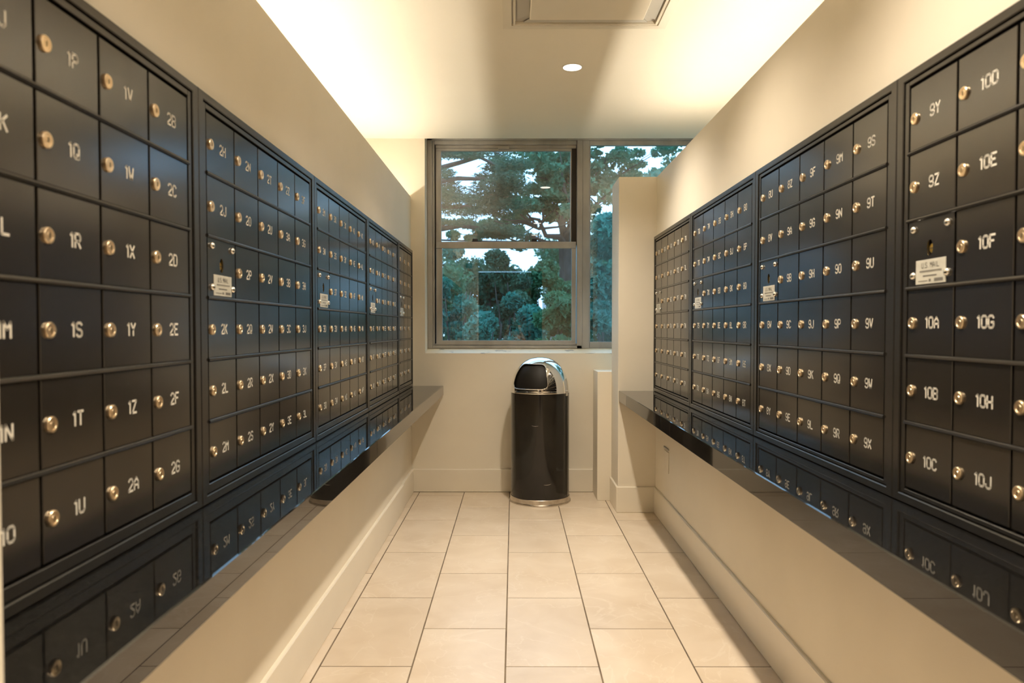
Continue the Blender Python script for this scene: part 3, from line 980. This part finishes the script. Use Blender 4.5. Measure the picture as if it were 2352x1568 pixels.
def leaves(rng, blobs, per, size, flat=1.0, aspect=0.5):
    """blobs: list of (centre, (rx, ry, rz)); returns leaf quads scattered in shells of the blobs"""
    out = []
    for (c, rad) in blobs:
        k = int(per)
        d = rng.normal(size=(k, 3))
        d /= np.linalg.norm(d, axis=1)[:, None]
        rr_ = rng.uniform(0.15, 1.0, size=(k, 1)) ** 0.55
        p = np.array(c) + d * rr_ * np.array(rad)
        a = rng.normal(size=(k, 3)); a[:, 2] *= flat
        a /= np.linalg.norm(a, axis=1)[:, None]
        b_ = rng.normal(size=(k, 3)); b_[:, 2] *= flat
        b_ -= a * (a * b_).sum(1)[:, None]
        b_ /= np.linalg.norm(b_, axis=1)[:, None]
        s_ = size * rng.uniform(.6, 1.3, size=(k, 1))
        A, B = a * s_, b_ * s_ * aspect
        out.append(np.stack([p - A, p + B, p + A, p - B], axis=1))
    return np.concatenate(out)


GZ = -0.35
gr = MB().box(-14, 18, 5.3, 45, GZ - .3, GZ).build('lawn', m_grass)
tag(gr, 'green ground outside beneath the trees', 'lawn', kind='structure')


def pix(u, v, Y):
    """point at depth Y on the line of sight of a photo pixel"""
    thp, yaw = R(1.509), R(0.137)
    fw = Vector((-math.sin(yaw) * math.cos(thp), math.cos(yaw) * math.cos(thp), -math.sin(thp)))
    rt = Vector((math.cos(yaw), math.sin(yaw), 0))
    up = rt.cross(fw)
    dd = fw * FPX + rt * (u - 1176) - up * (v - 797)
    return Vector((0, 0, EYE)) + dd * (Y / dd.y)


def tree(name, base, branches, blobs, per, size, m, label, seed, flat=1.0, aspect=.5, group='trees outside the window'):
    rng = np.random.default_rng(seed)
    r = tag(empty(name, base), label, 'tree', group)
    off = -Vector(base)
    mb = MB()
    for pts, rads in branches:
        mb.tube([Vector(p) + off for p in pts], rads, 7)
    t = mb.build('trunk', m_bark, r)
    auto_smooth(t, 50)
    V = leaves(rng, [(Vector(c) + off, rd) for c, rd in blobs], per, size, flat, aspect)
    f = quads('foliage', V, m, r)
    f['kind'] = 'stuff'
    return r


def wig(rng, a, b_, n_, amp):
    a, b_ = Vector(a), Vector(b_)
    return [a + (b_ - a) * (k / n_) + Vector(rng.normal(size=3)) * amp * (1 if 0 < k < n_ else 0) for k in range(n_ + 1)]


# big broadleaf tree right of the middle
rng = np.random.default_rng(4)
Y = 15.2
base = pix(1303, 1, Y); base.z = GZ
fork = pix(1300, 560, Y)
br = [([Vector((base.x, Y, GZ)), Vector((base.x + .02, Y, 1.2)), fork], [.24, .19, .16])]
tips = []
for (u, v, dy, r0) in ((1215, 500, -.3, .085), (1262, 440, .4, .09), (1292, 395, .2, .10), (1322, 470, -.5, .08), (1360, 420, .3, .07), (1160, 545, .2, .05), (1420, 400, .6, .05)):
    tip = pix(u, v, Y + dy)
    pts = wig(rng, fork, tip, 4, .06)
    br.append((pts, [r0, r0 * .8, r0 * .6, r0 * .45, r0 * .3]))
    tips.append(tip)
    for k in range(6):
        q = pts[2] + (pts[4] - pts[2]) * rng.uniform(.0, 1)
        e2 = q + Vector((rng.normal() * .55, rng.normal() * .4, abs(rng.normal()) * .55 + .1))
        br.append((wig(rng, q, e2, 3, .04), [r0 * .35, r0 * .25, r0 * .17, r0 * .08]))
        tips.append(e2)
blobs = []
for t in tips:
    for k in range(3):
        blobs.append((t + Vector(rng.normal(size=3)) * .30, (rng.uniform(.14, .28), rng.uniform(.14, .28), rng.uniform(.08, .16))))
for k in range(34):
    u, v = rng.uniform(1140, 1450), rng.uniform(300, 535)
    if v > 470 and rng.random() < .45:
        continue
    blobs.append((pix(u, v, Y + rng.uniform(-1, 1.6)), (rng.uniform(.14, .36), rng.uniform(.16, .34), rng.uniform(.09, .22))))
tree('broadleaf_tree', (base.x, Y, GZ), br, blobs, 150, .055, m_leaf, 'tall broadleaf tree with forked trunk seen through upper window sash', 11)

# layered conifer on the left
Y = 12.0
rng = np.random.default_rng(8)
bx = pix(930, 500, Y).x
br = [([Vector((bx, Y, GZ)), Vector((bx, Y, 3.0)), Vector((bx, Y, 6.4))], [.22, .17, .05])]
blobs = []
for (ua, ub, va, vb, n_, th_) in ((995, 1160, 348, 358, 12, .11), (1105, 1200, 368, 392, 11, .13), (1085, 1195, 405, 440, 15, .15), (1010, 1190, 432, 475, 24, .15),
                                  (1020, 1165, 470, 492, 9, .09), (1095, 1200, 522, 545, 14, .09), (1000, 1060, 505, 535, 5, .06), (1000, 1040, 395, 430, 4, .1)):
    root = Vector((bx, Y, pix(930, (va + vb) / 2 - 10, Y).z))
    br.append((wig(rng, root, pix(ub - 12, (va + vb) / 2, Y), 6, .05), [.06, .05, .045, .038, .03, .02, .012]))
    for k in range(n_):
        blobs.append((pix(rng.uniform(ua, ub), rng.uniform(va, vb), Y + rng.uniform(-.7, .7)), (rng.uniform(.16, .34), rng.uniform(.16, .34), th_ * rng.uniform(.5, .9))))
tree('conifer_tree', (bx, Y, GZ), br, blobs, 200, .055, m_pine, 'dark layered conifer with level boughs left in upper window sash', 12, .5, .16)


def shrub(name, u0, u1, vtop, Y, m, per, size, label, seed, n_=26, aspect=.55, zlow=GZ + .1, cat='shrub', dens=1.0):
    rng = np.random.default_rng(seed)
    a, b_ = pix(u0, vtop, Y), pix(u1, vtop, Y)
    cx_, w_ = (a.x + b_.x) / 2, (b_.x - a.x) / 2
    zt = a.z
    r = tag(empty(name, (cx_, Y, GZ)), label, cat, 'shrubs outside the window')
    st = MB()
    for k in range(5):
        st.tube(wig(rng, (rng.normal() * .08, rng.normal() * .08, 0), (rng.uniform(-.6, .6) * w_, rng.uniform(-.3, .3), (zt - GZ) * rng.uniform(.6, .85)), 4, .04), [.03, .024, .018, .012, .006], 6)
    st.build('stems', m_bark, r)
    blobs = []
    for k in range(n_):
        t = rng.uniform(-1, 1)
        top = (zt - GZ) * (1 - .22 * t * t) * (1 + rng.normal() * .035)
        zz = zlow - GZ + (top - (zlow - GZ)) * rng.uniform(0, 1) ** .75
        rb = min(.38, w_ * .5) * rng.uniform(.55, 1)
        blobs.append(((t * w_, rng.uniform(-.45, .45), max(.15, zz - rb * .6)), (rb, rb, rb * .75)))
    f = quads('foliage', leaves(rng, blobs, per, size, 1.0, aspect), m, r)
    f['kind'] = 'stuff'
    return r


shrub('shrub', 1085, 1214, 548, 11.2, m_pine, 900, .042, 'dark feathery shrub rising left of the sky gap in lower sash', 21, 34, .3)
shrub('shrub', 985, 1110, 572, 9.6, m_shrub, 800, .045, 'blue-green shrub at the left of the lower sash', 22, 34)
shrub('shrub', 1195, 1335, 592, 12.5, m_bush, 900, .042, 'fresh green rounded bush below the sky gap in lower sash', 23, 36)
shrub('shrub', 1090, 1240, 655, 8.2, m_shrub, 800, .042, 'low blue-green shrub in the middle of the lower sash', 24, 30)
shrub('shrub', 1225, 1335, 650, 6.9, m_bush, 700, .040, 'low green shrub at the right of the lower sash', 25, 26)
shrub('shrub', 1338, 1490, 480, 8.0, m_shrub, 1100, .045, 'tall blue-green shrub close behind the right window light', 26, 46, .5)
shrub('shrub', 1440, 1640, 400, 9.5, m_shrub, 1000, .045, 'tall shrub at far right beyond the right window light', 27, 40, .5)

# far tree line
rng = np.random.default_rng(31)
for k, (u0, u1, vt, lb) in enumerate(((900, 1060, 560, 'far tree at the left edge of the window view'), (1050, 1190, 590, 'far tree behind the dark shrub'),
                                      (1262, 1420, 540, 'far tree behind the green bush'), (1420, 1640, 480, 'far tree at the right of the view'))):
    Yd = 24 + 2.6 * k
    a, b_ = pix(u0, vt, Yd), pix(u1, vt, Yd)
    cx_ = (a.x + b_.x) / 2
    blobs = [((rng.uniform(a.x, b_.x), Yd + rng.uniform(-1, 1), rng.uniform(.6, a.z - .3)), (.7, .7, .5)) for _ in range(26)]
    tree('far_tree', (cx_, Yd, GZ), [([(cx_, Yd, GZ), (cx_, Yd, a.z * .6), (cx_ + .1, Yd, a.z * .9)], [.18, .12, .04])], blobs, 420, .10, m_pine if k % 2 else m_leaf, lb, 40 + k)


# trees added out of view to cut the sky reflected in the mailbox doors
for k, (x, yy, hh, lb) in enumerate(((-15, 13, 8.5, 'tall unseen tree added to screen sky, far out to the left of the window'), (-10.5, 16.5, 9, 'tall unseen tree added to screen sky, second from the left outside'),
                                     (-6.2, 21, 8, 'tall unseen tree added to screen sky, left of the layered conifer'), (7.5, 23.0, 9.5, 'tall unseen tree added to screen sky, right of the broadleaf tree'),
                                     (10.5, 16.5, 9, 'tall unseen tree added to screen sky, well right of the window'), (15.5, 10.5, 9, 'tall unseen tree added to screen sky, at the far right near the house wall'),
                                     (-7.8, 8.6, 7, 'round unseen tree added to screen sky, close by on the left'), (7.0, 9.0, 7, 'round unseen tree added to screen sky, close by on the right'))):
    rg = np.random.default_rng(70 + k)
    blobs = [((x + rg.normal() * 1.15, yy + rg.normal() * .9, rg.uniform(.8, hh)), (.95, .95, .7)) for _ in range(34)]
    tree('sky_screen_tree', (x, yy, GZ), [([(x, yy, GZ), (x, yy, hh * .55), (x + .1, yy, hh * .9)], [.2, .14, .05])], blobs, 330, .13, m_leaf if k % 2 else m_pine, lb, 80 + k)


# grey house beyond the bushes
def house():
    Yh = 32.0
    a, b_ = pix(1254, 574, Yh), pix(1340, 574, Yh)
    r = tag(empty('house', ((a.x + b_.x) / 2, Yh, GZ)), 'grey rendered house wall showing beyond the bushes', 'house')
    w_ = (b_.x - a.x) / 2
    hh = a.z - GZ
    MB().box(-w_, w_, 0, 4, 0, hh).build('walls', m_concrete, r)
    MB().box(-w_ - .1, w_ + .1, -.1, 4.1, hh, hh + .18, c=.03).build('roof', m_roof, r)
    for x in (-w_ * .5, w_ * .4):
        f = MB().box(x - .35, x + .35, -.05, .0, hh - 1.9, hh - .7).build('window_frame', m_white, r)
        MB().box(x - .29, x + .29, -.07, -.051, hh - 1.84, hh - .76).build('pane', m_darkglass, f)


house()

# overhead cables on a pole out of view
pl = tag(empty('utility_pole', (pix(1500, 560, 17).x + 3.0, 17, GZ)), 'wooden utility pole carrying cables across the view', 'utility pole')
MB().tube([(0, 0, 0), (0, 0, 7.5)], [.14, .10], 10).box(-.05, .05, -.9, .9, 4.2, 4.3).build('post', m_bark, pl)
for k, (va, vb) in enumerate(((536, 549), (541, 555))):
    p0 = pix(600, va - 6, 17) - Vector(pl.location) + Vector((.16, 0, 0))
    p1 = Vector((0, 0, pix(1350, vb, 17).z - GZ + .12))
    pts = [p0 + (p1 - p0) * (t / 16) + Vector((0, 0, -.22 * math.sin(math.pi * t / 16))) for t in range(17)]
    MB().tube(pts, .022 if k == 0 else .014, 6).build('cable', m_cable, pl)
pl2 = tag(empty('utility_pole', (pix(600, 530, 17).x, 17, GZ)), 'second wooden utility pole far left of the view', 'utility pole')
MB().tube([(0, 0, 0), (0, 0, 7.5)], [.14, .10], 10).box(-.05, .05, -.9, .9, 4.2, 4.3).build('post', m_bark, pl2)


# ------------------------------------------------------------------ the photographer, kneeling behind the camera (seen in the window)
m_skin = mat('skin', (0.50, 0.31, 0.21), 0.5)
noise_color(m_skin, (0.47, 0.29, 0.19), (0.53, 0.33, 0.23), 20)
m_shirt = mat('dark_teal_shirt', (0.03, 0.05, 0.06), 0.85)
noise_color(m_shirt, (0.025, 0.042, 0.05), (0.04, 0.06, 0.07), 40)
m_jeans = mat('dark_trousers', (0.025, 0.027, 0.035), 0.9)
noise_color(m_jeans, (0.02, 0.022, 0.03), (0.03, 0.033, 0.043), 60)
m_hair = mat('black_hair', (0.012, 0.010, 0.009), 0.5)
bump(m_hair, 90, 0.4, 0.004)


def photographer():
    ox, oy = 0.0, -0.04
    V, E_, Rr, Mt = [], [], [], []

    def v(p, r, m, par=None):
        V.append((p[0] + ox, p[1] + oy, p[2])); Rr.append(r); Mt.append(m)
        if par is not None:
            E_.append((par, len(V) - 1))
        return len(V) - 1

    SK, SH, TR = 0, 1, 2
    pel = v((0, -.38, .50), (.145, .115), TR)
    wst = v((0, -.375, .66), (.135, .10), SH, pel)
    chs = v((0, -.36, .84), (.155, .115), SH, wst)
    upc = v((0, -.345, .93), (.12, .09), SH, chs)
    nk = v((0, -.325, 1.01), (.052, .052), SK, upc)
    jw = v((0, -.285, 1.075), (.062, .066), SK, nk)
    hd = v((0, -.285, 1.14), (.076, .092), SK, jw)
    v((0, -.290, 1.205), (.060, .075), SK, hd)
    for s in (-1, 1):
        sh = v((s * .165, -.345, .925), (.062, .062), SH, upc)
        ua = v((s * .215, -.27, .80), (.050, .050), SH, sh)
        el = v((s * .235, -.185, .715), (.040, .040), SK, ua)
        fa = v((s * .165, -.160, .88), (.038, .038), SK, el)
        wr = v((s * .098, -.135, 1.045), (.026, .024), SK, fa)
        pm = v((s * .082, -.115, 1.10), (.030, .020), SK, wr)
        for k in range(4):                      # fingers closing over the camera front and top
            dz = .034 - .018 * k
            a = v((s * .088, -.088 + .002 * k, 1.115 + dz), (.0095, .0095), SK, pm)
            b_ = v((s * .078, -.066 + .003 * k, 1.118 + dz * .9), (.0088, .0088), SK, a)
            v((s * (.056 + .004 * k), -.062 + .002 * k, 1.117 + dz * .85), (.0078, .0078), SK, b_)
        t1_ = v((s * .060, -.140, 1.085), (.0105, .0105), SK, pm)
        v((s * .042, -.146, 1.082), (.0090, .0090), SK, t1_)
        hp = v((s * .095, -.38, .46), (.092, .092), TR, pel)
        kn = v((s * .115, -.30, .088), (.066, .066), TR, hp)
        cf = v((s * .115, -.47, .075), (.056, .056), TR, kn)
        an = v((s * .115, -.70, .060), (.040, .040), TR, cf)
        v((s * .115, -.80, .045), (.036, .036), TR, an)
    me = bpy.data.meshes.new('person')
    me.from_pydata(V, E_, [])
    o = bpy.data.objects.new('tmp_person', me)
    COL.objects.link(o)
    md = o.modifiers.new('skin', 'SKIN')
    md.use_smooth_shade = True
    for i_, r_ in enumerate(Rr):
        me.skin_vertices[0].data[i_].radius = r_
    me.skin_vertices[0].data[pel].use_root = True
    sb = o.modifiers.new('sub', 'SUBSURF'); sb.levels = 2; sb.render_levels = 2
    dg = bpy.context.evaluated_depsgraph_get()
    m2 = bpy.data.meshes.new_from_object(o.evaluated_get(dg))
    bpy.data.objects.remove(o)
    m2.materials.clear()
    for m in (m_skin, m_shirt, m_jeans):
        m2.materials.append(m)
    P = np.array(V)
    for pl_ in m2.polygons:
        d_ = ((P - np.array(pl_.center)) ** 2).sum(1)
        pl_.material_index = Mt[int(d_.argmin())]
    per = put('person', m2)
    zmin = min(v_.co.z for v_ in m2.vertices)
    for v_ in m2.vertices:
        v_.co.z -= zmin if v_.co.z < .2 else 0
    tag(per, 'person in a dark shirt kneeling with a camera, reflected in window', 'person')
    # hair cap, ears and nose belong to the head
    hc = MB()
    na, nb = 24, 12
    for j in range(nb + 1):
        ph = math.pi * j / nb * .62
        for i_ in range(na):
            a = 2 * math.pi * i_ / na
            front = max(0, math.sin(a))
            ph2 = ph * (1 - .38 * front)
            hc.v.append((.088 * math.sin(ph2) * math.cos(a) + ox, -.292 + .104 * math.sin(ph2) * math.sin(a) + oy, 1.165 + .100 * math.cos(ph2)))
    for j in range(nb):
        for i_ in range(na):
            i2 = (i_ + 1) % na
            hc.quad_faces([(j * na + i_, (j + 1) * na + i_, (j + 1) * na + i2, j * na + i2)])
    hc.build('hair', m_hair, per, smooth=True)
    ft = MB()
    ft.tube([(ox, oy - .205, 1.15), (ox, oy - .187, 1.115), (ox, oy - .200, 1.108)], [.008, .013, .008], 8)
    for s in (-1, 1):
        ft.tube([(ox + s * .074, oy - .285, 1.155), (ox + s * .088, oy - .292, 1.14), (ox + s * .078, oy - .288, 1.105)], [.010, .014, .008], 8)
    ft.build('nose_and_ears', m_skin, per, smooth=True)
    # camera in the hands
    cb = tag(empty('photo_camera', (ox, oy - .105, 1.075)), 'black camera held by the kneeling person', 'camera')
    MB().box(-.066, .066, -.02, .02, 0, .088, c=.006).box(-.026, .026, -.022, .018, .0882, .112, c=.008).build('body', m_blackplastic, cb)
    le = MB().lathe([(.036, -.0205), (.036, -.045), (.034, -.047), (.039, -.060), (.039, -.074), (.034, -.076)], 28, 'Y')
    lo_ = le.build('lens', m_blackplastic, cb, (0, 0, .043))
    lo_.rotation_euler = (0, 0, math.pi)
    lo_.location = (0, 0.0, .043)
    for pv in lo_.data.vertices:
        pv.co.y = -abs(pv.co.y)
    MB().lathe([(.030, 0), (.024, .004), (.004, .006)], 24, 'Y').build('glass', m_darkglass, cb, (0, .0765, .043)).rotation_euler = (0, 0, math.pi)


photographer()
